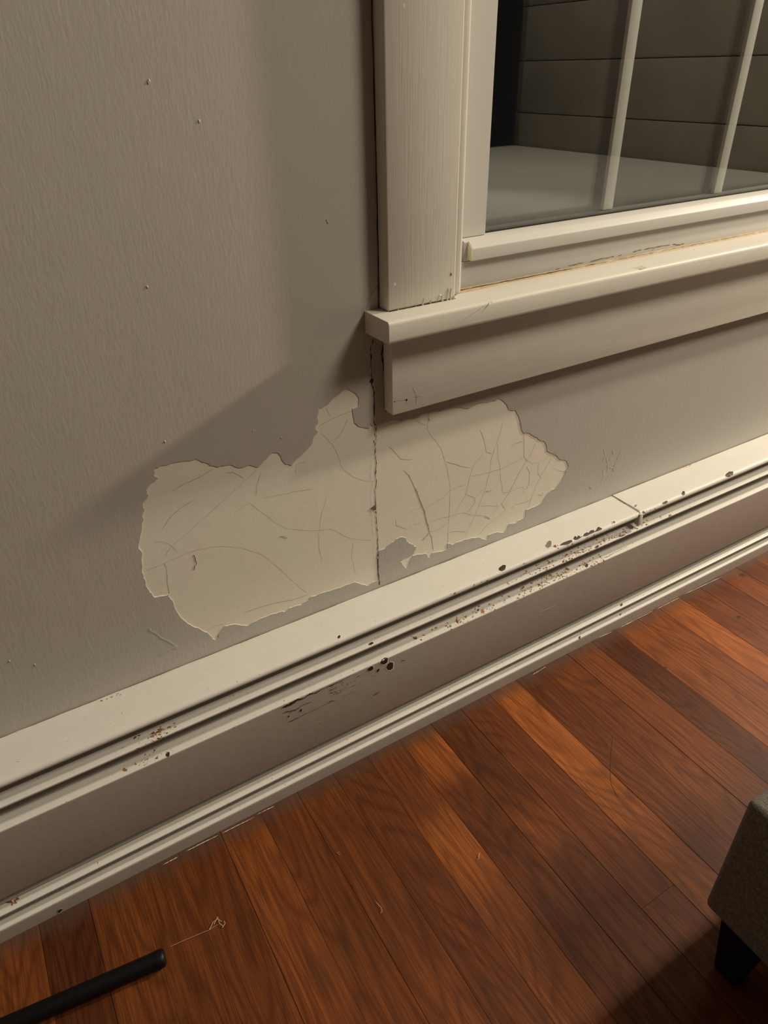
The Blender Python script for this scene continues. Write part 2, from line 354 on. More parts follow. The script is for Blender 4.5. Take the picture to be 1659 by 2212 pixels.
def m_wall():
    t = NT('grey_wall_paint')
    v = t.coords((1, 1, 0.28))
    v2 = t.coords()
    big = t.noise(v2, 5, 3)
    fine = t.noise(v, 330, 3, 0.6, 0.4)
    mid = t.noise(v, 120, 3, 0.6)
    brush = t.noise(t.coords((1, 1, 0.12)), 300, 2, 0.5)
    t.col(t.mix(big, (0.405, 0.386, 0.352), (0.455, 0.434, 0.398)))
    h = t.math('ADD', t.math('MULTIPLY', fine, 1.0), t.math('ADD', t.math('MULTIPLY', mid, 0.6), t.math('MULTIPLY', brush, 0.2)))
    h = t.math('ADD', h, t.math('MULTIPLY', t.noise(v2, 14, 2), 2.2))
    t.bump(h, 0.30, 0.0006)
    t.set(0.52, 0.35)
    return t.m


def m_plaster():
    t = NT('bare_cream_plaster')
    v = t.coords()
    a = t.noise(v, 9, 4, 0.6)
    c = t.ramp(a, [(0.25, (0.72, 0.665, 0.575)), (0.5, (0.73, 0.695, 0.605)), (0.75, (0.735, 0.66, 0.585))])
    sp = t.math('GREATER_THAN', t.noise(v, 420, 2), 0.72)
    t.col(t.mix(t.math('MULTIPLY', sp, 0.35), c, (0.40, 0.34, 0.26)))
    t.bump(t.math('ADD', t.noise(v, 60, 3), t.math('MULTIPLY', t.noise(v, 400, 2), 0.2)), 0.25, 0.0008)
    t.set(0.6, 0.25)
    return t.m


def m_trim(name, c, brush_axis='z', gloss=0.38, amount=0.35, dirt=0.25):
    """white gloss paint brushed along one axis"""
    t = NT(name)
    sc = {'z': (1, 1, 0.03), 'x': (0.03, 1, 1)}[brush_axis]
    v = t.coords(sc)
    a = t.noise(v, 520, 3, 0.6)
    b = t.noise(t.coords(), 26, 3, 0.6)
    f = t.math('ADD', t.math('MULTIPLY', a, 0.6), t.math('MULTIPLY', b, 0.4))
    t.col(t.mix(f, tuple(x * (1 - dirt * 0.5) for x in c), tuple(min(1, x * (1 + dirt * 0.25)) for x in c)))
    t.bump(t.math('ADD', a, t.math('MULTIPLY', b, 0.5)), amount, 0.0005)
    t.set(gloss, 0.28)
    return t.m


def m_radiator():
    t = NT('radiator_enamel')
    v = t.coords()
    geo = t.n('ShaderNodeNewGeometry')
    sep = t.n('ShaderNodeSeparateXYZ')
    t.l(geo.outputs['Position'], sep.inputs[0])
    a = t.noise(v, 30, 4, 0.65)
    b = t.noise(v, 300, 3, 0.6)
    # darker pinkish-grey on the flat band and foot, cream elsewhere
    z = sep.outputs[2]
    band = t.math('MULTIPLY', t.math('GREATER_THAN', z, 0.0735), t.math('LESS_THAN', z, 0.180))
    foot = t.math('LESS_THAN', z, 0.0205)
    pink_zone = t.math('ADD', band, foot, True)
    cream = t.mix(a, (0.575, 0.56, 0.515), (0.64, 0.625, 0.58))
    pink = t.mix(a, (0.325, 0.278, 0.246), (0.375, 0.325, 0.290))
    c = t.mix(pink_zone, cream, pink)
    specks = t.math('GREATER_THAN', t.noise(v, 230, 2, 0.5), 0.735)
    c = t.mix(t.math('MULTIPLY', specks, 0.55), c, (0.22, 0.15, 0.08))
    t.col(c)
    t.bump(t.math('ADD', t.math('MULTIPLY', b, 0.35), t.noise(v, 90, 3)), 0.28, 0.0006)
    t.set(0.46, 0.28)
    return t.m


def m_wood():
    t = NT('red_oak_strip_floor')
    at = t.n('ShaderNodeAttribute', attribute_name='plank')
    sp = t.n('ShaderNodeSeparateColor')
    t.l(at.outputs['Color'], sp.inputs[0])
    tone, hue, seed = sp.outputs[0], sp.outputs[1], sp.outputs[2]
    tc = t.n('ShaderNodeTexCoord')
    off = t.n('ShaderNodeCombineXYZ')
    t.l(t.math('MULTIPLY', seed, 37.0), off.inputs[0])
    t.l(t.math('MULTIPLY', seed, 91.0), off.inputs[1])
    t.l(t.math('MULTIPLY', seed, 13.0), off.inputs[2])
    add = t.n('ShaderNodeVectorMath', operation='ADD')
    t.l(tc.outputs['Object'], add.inputs[0])
    t.l(off.outputs[0], add.inputs[1])

    def mapped(scale):
        mp = t.n('ShaderNodeMapping')
        mp.inputs['Scale'].default_value = scale
        t.l(add.outputs[0], mp.inputs['Vector'])
        return mp.outputs[0]
    broad = t.noise(mapped((1, 0.10, 1)), 45, 3, 0.55)
    pores = t.noise(mapped((1, 0.022, 1)), 620, 3, 0.62)
    pores2 = t.noise(mapped((1, 0.05, 1)), 260, 3, 0.6, 0.3)
    # cathedral figure: rings of a stretched noise field
    field = t.noise(mapped((1, 0.16, 1)), 13, 1, 0.4)
    rings = t.math('SINE', t.math('MULTIPLY', field, 125.0))
    rings = t.math('MULTIPLY', t.math('ADD', rings, 1.0), 0.5)
    base = t.mix(broad, (0.122, 0.0295, 0.0075), (0.262, 0.0735, 0.0185))
    base = t.mix(t.math('MULTIPLY', t.math('POWER', rings, 3.0), 0.52), base, (0.075, 0.018, 0.007))
    pr = t.ramp(pores, [(0.40, (0, 0, 0)), (0.62, (1, 1, 1))])
    base = t.mix(t.math('MULTIPLY', t.math('SUBTRACT', 1.0, pr), 0.62), base, (0.055, 0.014, 0.006))
    pr2 = t.ramp(pores2, [(0.5, (0, 0, 0)), (0.75, (1, 1, 1))])
    base = t.mix(t.math('MULTIPLY', pr2, 0.18), base, (0.31, 0.092, 0.026))
    # plank colour; tone also carries painted light across the floor
    warm = t.mix(hue, (0.62, 0.60, 0.70), (1.16, 1.28, 0.98))
    c = t.mix(1.0, base, warm, 'MULTIPLY')
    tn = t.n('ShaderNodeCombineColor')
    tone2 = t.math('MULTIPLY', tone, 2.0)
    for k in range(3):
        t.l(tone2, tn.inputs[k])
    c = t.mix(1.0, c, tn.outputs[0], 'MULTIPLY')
    # grime and dust gathered on the boards beside the radiator
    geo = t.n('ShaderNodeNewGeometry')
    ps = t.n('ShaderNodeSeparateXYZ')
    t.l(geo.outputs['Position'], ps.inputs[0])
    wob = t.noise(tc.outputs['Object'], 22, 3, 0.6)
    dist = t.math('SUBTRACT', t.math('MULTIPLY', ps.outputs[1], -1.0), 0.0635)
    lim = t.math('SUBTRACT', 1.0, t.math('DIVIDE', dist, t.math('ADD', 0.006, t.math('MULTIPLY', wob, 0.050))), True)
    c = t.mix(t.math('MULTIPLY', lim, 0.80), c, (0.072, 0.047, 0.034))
    # worn darker marks
    blot = t.ramp(t.noise(tc.outputs['Object'], 9, 4, 0.6), [(0.56, (0, 0, 0)), (0.70, (1, 1, 1))])
    c = t.mix(t.math('MULTIPLY', blot, 0.30), c, (0.07, 0.028, 0.015))
    t.col(c)
    rg = t.math('ADD', 0.34, t.math('MULTIPLY', t.noise(tc.outputs['Object'], 40, 3), 0.22))
    t.l(rg, t.b.inputs['Roughness'])
    t.b.inputs['Specular IOR Level'].default_value = 0.22
    t.bump(t.math('ADD', pores, t.math('MULTIPLY', t.noise(tc.outputs['Object'], 30, 2), 0.5)), 0.22, 0.0005)
    return t.m


def m_glass():
    t = NT('window_glass')
    t.t.nodes.remove(t.b)
    geo = t.n('ShaderNodeNewGeometry')
    dt = t.n('ShaderNodeVectorMath', operation='DOT_PRODUCT')
    t.l(geo.outputs['Incoming'], dt.inputs[0])
    t.l(geo.outputs['Normal'], dt.inputs[1])
    c = t.math('ABSOLUTE', dt.outputs['Value'])
    f = t.math('POWER', t.math('SUBTRACT', 1.0, c, True), 5.0)
    f = t.math('ADD', 0.040, t.math('MULTIPLY', f, 0.945), True)
    tr = t.n('ShaderNodeBsdfTransparent')
    tr.inputs[0].default_value = (0.97, 0.985, 0.98, 1)
    gl = t.n('ShaderNodeBsdfGlossy')
    gl.inputs['Roughness'].default_value = 0.0
    mx = t.n('ShaderNodeMixShader')
    t.l(f, mx.inputs[0])
    t.l(tr.outputs[0], mx.inputs[1])
    t.l(gl.outputs[0], mx.inputs[2])
    t.l(mx.outputs[0], t.out.inputs['Surface'])
    return t.m


def m_linen():
    t = NT('grey_brown_linen')
    v = t.coords()
    w1 = t.noise(t.coords((1, 0.2, 0.2)), 1500, 1)
    w2 = t.noise(t.coords((0.2, 1, 1)), 1500, 1)
    w3 = t.noise(t.coords((1, 1, 0.2)), 1500, 1)
    h = t.math('ADD', t.math('ADD', w1, w2), w3)
    f = t.math('MULTIPLY', h, 0.3333)
    t.col(t.ramp(f, [(0.36, (0.075, 0.064, 0.052)), (0.5, (0.125, 0.108, 0.09)), (0.64, (0.21, 0.185, 0.155))]))
    t.bump(h, 0.6, 0.0008)
    t.set(0.9, 0.15)
    t.b.inputs['Sheen Weight'].default_value = 0.15
    return t.m


M_WALL = m_wall()
M_PLASTER = m_plaster()
M_TRIM_V = m_trim('cream_white_casing_paint', (0.57, 0.54, 0.485), 'z')
M_TRIM_X = m_trim('cream_white_sill_paint', (0.64, 0.61, 0.545), 'x', 0.42, 0.22)
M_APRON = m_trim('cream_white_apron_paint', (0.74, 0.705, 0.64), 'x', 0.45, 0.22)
M_VINYL = m_trim('white_vinyl', (0.53, 0.515, 0.48), 'x', 0.45, 0.05, 0.06)
M_RAD = m_radiator()
M_WOOD = m_wood()
M_GLASS = m_glass()
M_LINEN = m_linen()
M_CRACK = m_plain('ochre_hairline_crack', (0.44, 0.36, 0.26), 0.8, 0.1, 0.3)
M_DARK = m_plain('dark_gap', (0.035, 0.027, 0.02), 0.9, 0.05)
M_METAL = m_plain('bare_dark_iron', (0.035, 0.020, 0.014), 0.6, 0.3, 0.5, 400)
M_GREYCHIP = m_plain('grey_primer', (0.20, 0.17, 0.15), 0.6, 0.3, 0.4, 400)
M_RUST = m_plain('orange_rust', (0.33, 0.145, 0.045), 0.85, 0.1, 0.5, 500)
M_RUSTDARK = m_plain('brown_rust', (0.17, 0.07, 0.028), 0.85, 0.1, 0.5, 500)
M_RUSTSTAIN = m_plain('yellow_rust_stain', (0.60, 0.44, 0.22), 0.7, 0.2, 0.2, 300)
M_PALE = m_plain('pale_paint_edge', (0.68, 0.64, 0.555), 0.6, 0.3)
M_BEAD = m_plain('cream_paint_bead', (0.55, 0.50, 0.41), 0.6, 0.3, 0.3, 300)
M_GRILLE = m_plain('grey_white_grille', (0.50, 0.485, 0.45), 0.5, 0.25, 0.05)
M_DIMWALL = m_plain('dark_far_wall_paint', (0.10, 0.095, 0.09), 0.8, 0.2, 0.05)
M_CAULK = m_plain('tan_dirty_caulk', (0.47, 0.36, 0.22), 0.7, 0.2, 0.45, 160, 0.4)
M_STAIN = m_plain('faint_tan_stain', (0.55, 0.49, 0.38), 0.5, 0.3, 0.3, 300)
M_GRIME = m_plain('brown_grime', (0.20, 0.13, 0.065), 0.8, 0.1, 0.5, 220)
M_IVORY = m_plain('yellowed_ivory_plastic', (0.74, 0.68, 0.47), 0.45, 0.4)
M_GASKET = m_plain('black_gasket', (0.012, 0.011, 0.010), 0.6, 0.3)
M_SPACER = m_plain('grey_spacer_bar', (0.20, 0.19, 0.175), 0.4, 0.5)
M_BLACK = m_plain('black_satin_metal', (0.004, 0.004, 0.005), 0.45, 0.2)
M_LEG = m_plain('black_stained_wood', (0.005, 0.004, 0.004), 0.5, 0.2)
M_SHEET = m_plain('white_bedding', (0.80, 0.78, 0.73), 0.8, 0.2, 0.04, 6)
M_BOARD = m_plain('brown_grey_upholstery', (0.35, 0.31, 0.255), 0.85, 0.15, 0.25, 5)
M_ROOM = m_plain('room_wall_paint', (0.33, 0.315, 0.29), 0.7, 0.3, 0.05, 4)
M_CEIL = m_plain('ceiling_white', (0.72, 0.70, 0.67), 0.8, 0.2, 0.03, 4)
M_SUB = m_plain('dark_subfloor', (0.016, 0.010, 0.008), 0.9, 0.05)
M_HAIR = m_plain('dark_hair', (0.05, 0.035, 0.025), 0.5, 0.3)
M_LINT = m_plain('pale_lint', (0.50, 0.36, 0.29), 0.9, 0.1)
M_KNOT = m_plain('dark_floor_mark', (0.035, 0.016, 0.010), 0.6, 0.3, 0.5, 200)

# ------------------------------------------------------------------ room shell
RX0, RX1, RY0, RZ1 = -1.6, 4.3, -5.4, 2.6
WX0, WX1, WZ0, WZ1 = 0.484, 1.525, 0.622, 1.75      # the opening in the wall
FILM = 0.0008                                      # thickness of the paint film over the plaster


def build_wall():
    rng = random.Random(4)
    bm = bmesh.new()
    y0, y1 = FILM, 0.12
    add_box(bm, RX0, WX0, y0, y1, -0.02, RZ1)
    add_box(bm, WX1, RX1, y0, y1, -0.02, RZ1)
    add_box(bm, WX0, WX1, y0, y1, -0.02, WZ0)
    add_box(bm, WX0, WX1, y0, y1, WZ1, RZ1)
    to3 = lambda p: (p[0], y0 - 0.00012, p[1])
    for k, c in enumerate(CRACKS):
        pts = fractal([(x * U, z * U) for x, z in c], rng, 0.0006, 2)
        w0 = [0.00042, 0.00062, 0.00036][k % 3] * (1.0 if k < 32 else 0.85)
        if k == 1:
            w0 = 0.0010
        ws = [w0 * (0.55 + 0.75 * rng.random()) * (0.4 if i in (0, len(pts) - 1) else 1) for i in range(len(pts))]
        add_ribbon(bm, pts, ws, to3, 1)
    for c in DARKCRACKS:
        pts = fractal([(x * U, z * U) for x, z in c], rng, 0.0008, 2)
        ws = [0.0013 * rng.uniform(0.3, 1.2) for _ in pts]
        add_ribbon(bm, pts, ws, lambda p: (p[0], y0 - 0.0002, p[1]), 2)
        ws2 = [0.0007] * len(pts)
        add_ribbon(bm, [(p[0] - 0.0009, p[1] + 0.0002) for p in pts], ws2, lambda p: (p[0], y0 - 0.0003, p[1]), 3)
    wall = from_bm('wall_back', bm, [M_PLASTER, M_CRACK, M_GRIME, M_PALE])
    tag(wall, kind='structure')

    # grey paint film with the ragged bare patch cut out of it
    hole = [(x * U, z * U) for x, z in PATCH]
    ragged = [(p.x, p.y) for p in fractal(hole, rng, 0.0011, 2, True)]
    outer = [(RX0, -0.02), (RX1, -0.02), (RX1, RZ1), (RX0, RZ1)]
    win = [(WX0, WZ0), (WX1, WZ0), (WX1, WZ1), (WX0, WZ1)]
    loops = [outer, ragged, win]
    flat = [p for lp in loops for p in lp]
    tris = geometry.tessellate_polygon([[Vector((x, z, 0)) for x, z in lp] for lp in loops])
    bm = bmesh.new()
    fv = [bm.verts.new((x, 0, z)) for x, z in flat]
    for tr in tris:
        try:
            f = bm.faces.new([fv[i] for i in tr])
        except ValueError:
            continue
        f.normal_update()
        if f.normal.y > 0:
            f.normal_flip()
    base = len(outer)
    n = len(ragged)
    bv = [bm.verts.new((x, FILM + 0.0001, z)) for x, z in ragged]
    for i in range(n):
        j = (i + 1) % n
        f = bm.faces.new((fv[base + i], fv[base + j], bv[j], bv[i]))
        f.material_index = 1
    film = from_bm('paint_film', bm, [M_WALL, M_PALE], wall)
    tag(film, 'grey paint with a large ragged hole peeled out of it')

    # loose paint: crumbs, wrinkles and lifted flakes
    bm = bmesh.new()
    for c in WRINKLES:
        pts = fractal([(x * U, z * U) for x, z in c], rng, 0.0012, 2)
        prs = ribbon_points(pts, [0.0040 * rng.uniform(0.5, 1.2) for _ in pts])
        prev = None
        for (a, b), m in zip(prs, pts):
            hgt = 0.0006 * rng.uniform(0.3, 1.0)
            cur = (bm.verts.new((a.x, -0.00005, a.y)), bm.verts.new((m.x, -hgt, m.y)), bm.verts.new((b.x, -0.00005, b.y)))
            if prev:
                bm.faces.new((prev[0], prev[1], cur[1], cur[0]))
                bm.faces.new((prev[1], prev[2], cur[2], cur[1]))
            prev = cur
    for x, z in SPECKS:
        r = bmesh.ops.create_icosphere(bm, subdivisions=1, radius=0.0014)
        for v in r['verts']:
            v.co = Vector((x * U + v.co.x * 0.8, v.co.y * 0.5, z * U + v.co.z * 1.3))
    o = from_bm('paint_wrinkles', bm, M_WALL, wall, smooth=60)

    # the long settlement crack from the sill down to the radiator
    bm = bmesh.new()
    pts = fractal([(x * U, z * U) for x, z in SEAM], rng, 0.0011, 3)
    L = len(pts)
    ws = []
    for i in range(L):
        s = i / L
        w = 0.0011 if s < 0.42 else (0.0007 if s < 0.72 else 0.0010)
        ws.append(w * rng.uniform(0.45, 1.5))
    add_ribbon(bm, pts, ws, lambda p: (p[0], -0.00025, p[1]), 0)
    for i in range(4, L - 8, 5):
        if rng.random() < 0.62:
            p = pts[i]
            side = rng.choice((-1, 1, -1))
            h = rng.uniform(0.0015, 0.0045)
            w = rng.uniform(0.0007, 0.0019)
            tri = [(p.x, p.y - h), (p.x + side * w, p.y + rng.uniform(-h, h) * 0.4), (p.x, p.y + h)]
            add_poly(bm, tri if side > 0 else tri[::-1], lambda q: (q[0], -0.0005, q[1]), rng.choice((1, 1, 2)))
    # the triangular chip low on the crack and the hole beside the apron
    k = SEAM[17]
    cx, cz = k[0] * U, k[1] * U
    add_poly(bm, [(cx - 0.0075, cz + 0.0022), (cx - 0.0005, cz + 0.0055), (cx, cz - 0.0035), (cx - 0.0035, cz - 0.0030)], lambda q: (q[0], -0.0001, q[1]), 2)
    add_poly(bm, [(cx - 0.0050, cz - 0.0030), (cx, cz - 0.0032), (cx, cz - 0.0048), (cx - 0.0022, cz - 0.0048)], lambda q: (q[0], -0.0004, q[1]), 1)
    k = SEAM[4]
    cx, cz = k[0] * U, k[1] * U
    add_poly(bm, [(cx - 0.0035, cz - 0.001), (cx - 0.001, cz + 0.0028), (cx + 0.0026, cz + 0.0015), (cx + 0.0012, cz - 0.0035)], lambda q: (q[0], -0.0006, q[1]), 0)
    pts = fractal([(x * U, z * U) for x, z in EDGE_CRACK], rng, 0.001, 2)
    add_ribbon(bm, pts, [0.0024 * rng.uniform(0.4, 1.2) for _ in pts], lambda p: (p[0], -0.0007, p[1]), 0)
    # shrinkage gap along the outside of the casing
    pts = fractal([(0.3908, 0.632 + 0.05 * i) for i in range(24)], rng, 0.0009, 2)
    add_ribbon(bm, pts, [0.0013 * rng.uniform(0.5, 1.3) for _ in pts], lambda p: (p[0], -0.0005, p[1]), 0)
    seam = from_bm('wall_crack', bm, [M_DARK, M_PALE, M_GRIME], wall)
    tag(seam, 'dark jagged crack running down the wall from the sill end')
    return wall


def build_floor():
    rng = random.Random(11)
    W = 0.0577
    X0 = 0.0258
    tones = {-4: (.50, .75), -3: (.34, .35), -2: (.44, .65), -1: (.45, .6), 0: (.43, .55), 1: (.50, .7), 2: (.45, .55), 3: (.42, .45), 4: (.40, .4),  # board tones, darkened on the left and lightened on the right for light falloff
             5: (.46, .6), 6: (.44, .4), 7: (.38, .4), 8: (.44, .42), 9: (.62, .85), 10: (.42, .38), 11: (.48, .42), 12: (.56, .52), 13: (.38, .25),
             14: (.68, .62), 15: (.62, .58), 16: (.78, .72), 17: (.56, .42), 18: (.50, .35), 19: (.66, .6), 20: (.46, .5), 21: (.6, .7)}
    cuts = {8: [-0.4345]}
    # local colour of the boards, floor glare painted on the last one: (y from, y to, tone change, hue change)
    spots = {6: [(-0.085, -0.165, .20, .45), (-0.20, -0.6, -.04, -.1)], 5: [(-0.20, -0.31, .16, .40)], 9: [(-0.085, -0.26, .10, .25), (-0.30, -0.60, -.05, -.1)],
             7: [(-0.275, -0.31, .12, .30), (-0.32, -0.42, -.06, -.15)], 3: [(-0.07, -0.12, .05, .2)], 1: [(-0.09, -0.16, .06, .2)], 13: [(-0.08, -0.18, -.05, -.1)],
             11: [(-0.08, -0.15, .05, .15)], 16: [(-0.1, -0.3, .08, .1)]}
    bm = bmesh.new()
    lay = bm.loops.layers.float_color.new('plank')
    k0 = int(math.floor((RX0 - X0) / W)) - 1
    k1 = int(math.ceil((RX1 - X0) / W)) + 1
    for k in range(k0, k1):
        xa, xb = X0 + k * W, X0 + (k + 1) * W
        ys = [0.0]
        if k in cuts:
            ys += cuts[k]
            y = ys[-1]
        else:
            y = -rng.uniform(0.75, 1.4) if -6 < k < 24 else -rng.uniform(0.2, 1.2)
            ys.append(y)
        while y > RY0:
            y -= rng.uniform(0.6, 1.5)
            ys.append(max(y, RY0))
        gl, gr = rng.choice((0.00006, 0.0002, 0.00042)), rng.choice((0.00004, 0.00012, 0.0003))
        for si, (ya, yb) in enumerate(zip(ys[:-1], ys[1:])):
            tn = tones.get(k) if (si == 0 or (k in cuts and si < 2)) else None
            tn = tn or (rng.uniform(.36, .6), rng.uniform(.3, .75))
            sd = rng.random()
            near = -0.4 < xa < 1.6 and ya > -1.0
            n = max(1, int((ya - yb) / (0.03 if near else 0.5)))
            dz = rng.uniform(-0.00012, 0.0001)
            prev = None
            for q in range(n + 1):
                y = ya + (yb - ya) * q / n + (-0.00015 if q == 0 else 0.00015 if q == n else 0)
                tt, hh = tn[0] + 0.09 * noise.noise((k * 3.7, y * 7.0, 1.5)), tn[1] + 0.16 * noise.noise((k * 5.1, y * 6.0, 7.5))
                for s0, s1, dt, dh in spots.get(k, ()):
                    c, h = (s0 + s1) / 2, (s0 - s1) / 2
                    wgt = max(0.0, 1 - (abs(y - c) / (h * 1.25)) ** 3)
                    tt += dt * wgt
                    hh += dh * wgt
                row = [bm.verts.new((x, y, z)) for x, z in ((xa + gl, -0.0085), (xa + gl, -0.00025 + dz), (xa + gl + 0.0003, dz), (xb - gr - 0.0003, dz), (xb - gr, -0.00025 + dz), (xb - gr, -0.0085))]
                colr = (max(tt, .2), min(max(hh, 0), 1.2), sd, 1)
                if prev:
                    for j in range(5):
                        f = bm.faces.new((prev[0][j], row[j], row[j + 1], prev[0][j + 1]))
                        for lp in f.loops:
                            lp[lay] = colr if lp.vert in row else prev[1]
                        f.normal_update()
                else:
                    f = bm.faces.new(row)
                    for lp in f.loops:
                        lp[lay] = colr
                prev = (row, colr)
            f = bm.faces.new(prev[0][::-1])
            for lp in f.loops:
                lp[lay] = prev[1]
    bmesh.ops.recalc_face_normals(bm, faces=bm.faces[:])
    add_box(bm, RX0, RX1, RY0, 0.0, -0.03, -0.009, mat=1)
    # dark marks in the boards
    for i, (x, y) in enumerate(KNOTS):
        cx, cy = x * U, y * U
        rr = [0.009, 0.006, 0.008, 0.004, 0.004][i]
        pts = [(cx + rr * rng.uniform(.5, 1.1) * math.cos(a), cy + rr * rng.uniform(.35, .8) * math.sin(a)) for a in [2 * math.pi * q / 9 for q in range(9)]]
        if i != 2:
            add_poly(bm, pts, lambda p: (p[0], p[1], 0.00012), 2)
    o = from_bm('floor', bm, [M_WOOD, M_SUB, M_KNOT])
    return tag(o, kind='structure')


def shell_box(name, dims, mat):
    return tag(box(name, dims, mat), kind='structure')


build_wall()
build_floor()
shell_box('ceiling', (RX0, RX1, RY0, 0.12, RZ1, RZ1 + 0.08), M_CEIL)
shell_box('wall_left', (RX0 - 0.1, RX0, RY0, 0.12, -0.03, RZ1), M_ROOM)
shell_box('wall_right', (RX1, RX1 + 0.1, RY0, 0.12, -0.03, RZ1), M_ROOM)
shell_box('wall_front', (RX0 - 0.1, RX1 + 0.1, RY0 - 0.1, RY0, -0.03, RZ1), M_DIMWALL)

# ------------------------------------------------------------------ window
SILLZ = 0.6445


def build_window():
    rng = random.Random(21)
    w = empty('window_1', (0.985, 0.0, 0.62))
    tag(w, kind='structure')
    # side casings with a stop bead on the inner edge
    for side in (0, 1):
        if side == 0:
            x0, x1, b0, b1 = 0.391, 0.4815, 0.4822, 0.4970
        else:
            x0, x1, b0, b1 = 1.5285, 1.619, 1.513, 1.5278
        bm = bmesh.new()
        add_box(bm, x0, x1, -0.019, -0.0002, SILLZ + 0.0004, 1.75, 0.0024, 3)
        if side == 0:
            # lifted, split paint at the foot of the board, nail heads
            for c in PEELRIDGES:
                pts = fractal([(x * U, z * U) for x, z in c], rng, 0.0005, 2)
                prs = ribbon_points(pts, [0.0030 * (0.25 + 0.75 * math.sin(math.pi * (i + 0.8) / (len(pts) + 0.6))) for i in range(len(pts))])
                prev = None
                for (a, b), m in zip(prs, pts):
                    cur = (bm.verts.new((a.x, -0.0190, a.y)), bm.verts.new((m.x + 0.0004, -0.0198, m.y)), bm.verts.new((b.x, -0.0190, b.y)))
                    if prev:
                        bm.faces.new((prev[0], prev[1], cur[1], cur[0]))
                        bm.faces.new((prev[1], prev[2], cur[2], cur[1]))
                    prev = cur
            for i, (x, z) in enumerate(NAILS):
                pts = [(x * U + 0.0016 * math.cos(a), z * U + 0.0020 * math.sin(a)) for a in [2 * math.pi * q / 8 for q in range(8)]]
                add_poly(bm, pts, lambda p: (p[0], -0.0191, p[1]), 1 if i == 0 else 0)
            dark = fractal([(0.392 + 0.01 * i, SILLZ + 0.0004) for i in range(10)], rng, 0.0005, 1)
            add_ribbon(bm, dark, [0.0007] * len(dark), lambda p: (p[0], -0.0193, p[1]), 2)
        c = from_bm('casing', bm, [M_TRIM_V, M_GREYCHIP, M_DARK], w, smooth=40)
        bm = bmesh.new()
        add_box(bm, b0, b1, -0.0105, 0.020, SILLZ + 0.0004, 1.75, 0.0048, 4)
        from_bm('stop_bead', bm, M_TRIM_V, c, smooth=50)
    hc = box('head_casing', (0.385, 1.625, -0.021, -0.0002, 1.7505, 1.85), M_TRIM_V, w, 0.002)
    # sill with its horn
    bm = bmesh.new()
    prof = [(-0.0002, 0.6200), (-0.0460, 0.6198), (-0.0482, 0.6203), (-0.0496, 0.6218), (-0.0500, 0.6240), (-0.0499, 0.6395), (-0.0492, 0.6422), (-0.0475, 0.6440), (-0.0450, 0.6446), (-0.0002, SILLZ)]
    add_extrude_x(bm, prof, 0.3722, 1.638, nx=40)
    add_box(bm, 0.486, 1.523, -0.0003, 0.020, 0.6225, SILLZ - 0.0002)
    bmesh.ops.recalc_face_normals(bm, faces=bm.faces[:])
    for v in bm.verts:
        d = v.co.x - 0.3722
        if d < 1e-4 and v.co.y < -0.046:
            v.co.x += 0.0012
    for c in TICKS:
        pts = fractal([(x * U, y * U) for x, y in c], rng, 0.0004, 1)
        add_ribbon(bm, pts, [0.0009 * rng.uniform(0.4, 1.0) for _ in pts], lambda p: (p[0], max(p[1], -0.0480), SILLZ + 0.0002 - (0.0009 if p[1] < -0.0465 else 0)), 1)
    for c in STAINS:
        add_poly(bm, [(x * U, y * U) for x, y in c], lambda p: (p[0], p[1], SILLZ + 0.00015), 2)
    s = from_bm('sill', bm, [M_TRIM_X, M_GRIME, M_STAIN], w, smooth=35)
    # caulk line at the back of the sill
    bm = bmesh.new()
    xs = [0.498 + 0.006 * i for i in range(171)]
    prev = None
    for x in xs:
        nz = noise.noise((x * 40, 0.3, 0)) * 0.5 + noise.noise((x * 150, 1.3, 0)) * 0.3
        fr = -0.0010 - 0.0018 * nz - (0.0040 if x < 0.57 else 0.0) * (1 - (x - 0.498) / 0.072 if x < 0.57 else 0)
        cur = [bm.verts.new((x, 0.0030, SILLZ + 0.0030 + 0.0008 * nz)), bm.verts.new((x, 0.0008, SILLZ + 0.0016)), bm.verts.new((x, fr, SILLZ + 0.0001))]
        if prev:
            for a in range(2):
                f = bm.faces.new((prev[a], cur[a], cur[a + 1], prev[a + 1]))
        prev = cur
    px = [0.499 + 0.0045 * i for i in range(224)]
    pts = [(x, 0.0014 + 0.0008 * noise.noise((x * 90, 4, 0))) for x in px]
    add_ribbon(bm, pts, [max(0.0001, 0.0014 * (0.45 + noise.noise((x * 55, 9, 0)) + (0.5 if x < 0.68 else 0))) for x in px], lambda p: (p[0], p[1] - 0.0008, SILLZ + 0.0028), 1)
    for c in DASHES:
        p2 = fractal([(x * U, z * U) for x, z in c], rng, 0.0006, 2)
        add_ribbon(bm, p2, [0.0011 * rng.uniform(0.4, 1.3) for _ in p2], lambda p: (p[0], 0.0028, p[1]), 1)
    ck = from_bm('caulk_line', bm, [M_CAULK, M_GRIME], s, smooth=60)
    tag(ck, 'tan cracked caulk along the back of the sill')
    # apron
    bm = bmesh.new()
    add_box(bm, 0.3945, 1.6155, -0.020, -0.0006, 0.5205, 0.6195, 0.0016, 2)
    for i, (x, z) in enumerate(APRONHOLES):
        r_ = (0.0014, 0.0008)[i]
        pts = [(x * U + r_ * math.cos(a), z * U + r_ * 1.2 * math.sin(a)) for a in [2 * math.pi * q / 8 for q in range(8)]]
        add_poly(bm, pts, lambda p: (p[0], -0.0201, p[1]), 1)
    for c in APRONMARKS:
        p2 = fractal([(x * U, z * U) for x, z in c], rng, 0.0006, 2)
        add_ribbon(bm, p2, [0.0006 * rng.uniform(0.4, 1.2) for _ in p2], lambda p: (p[0], -0.02012, p[1]), 2)
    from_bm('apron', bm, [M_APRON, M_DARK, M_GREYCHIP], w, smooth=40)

    # vinyl frame and lower sash
    bm = bmesh.new()
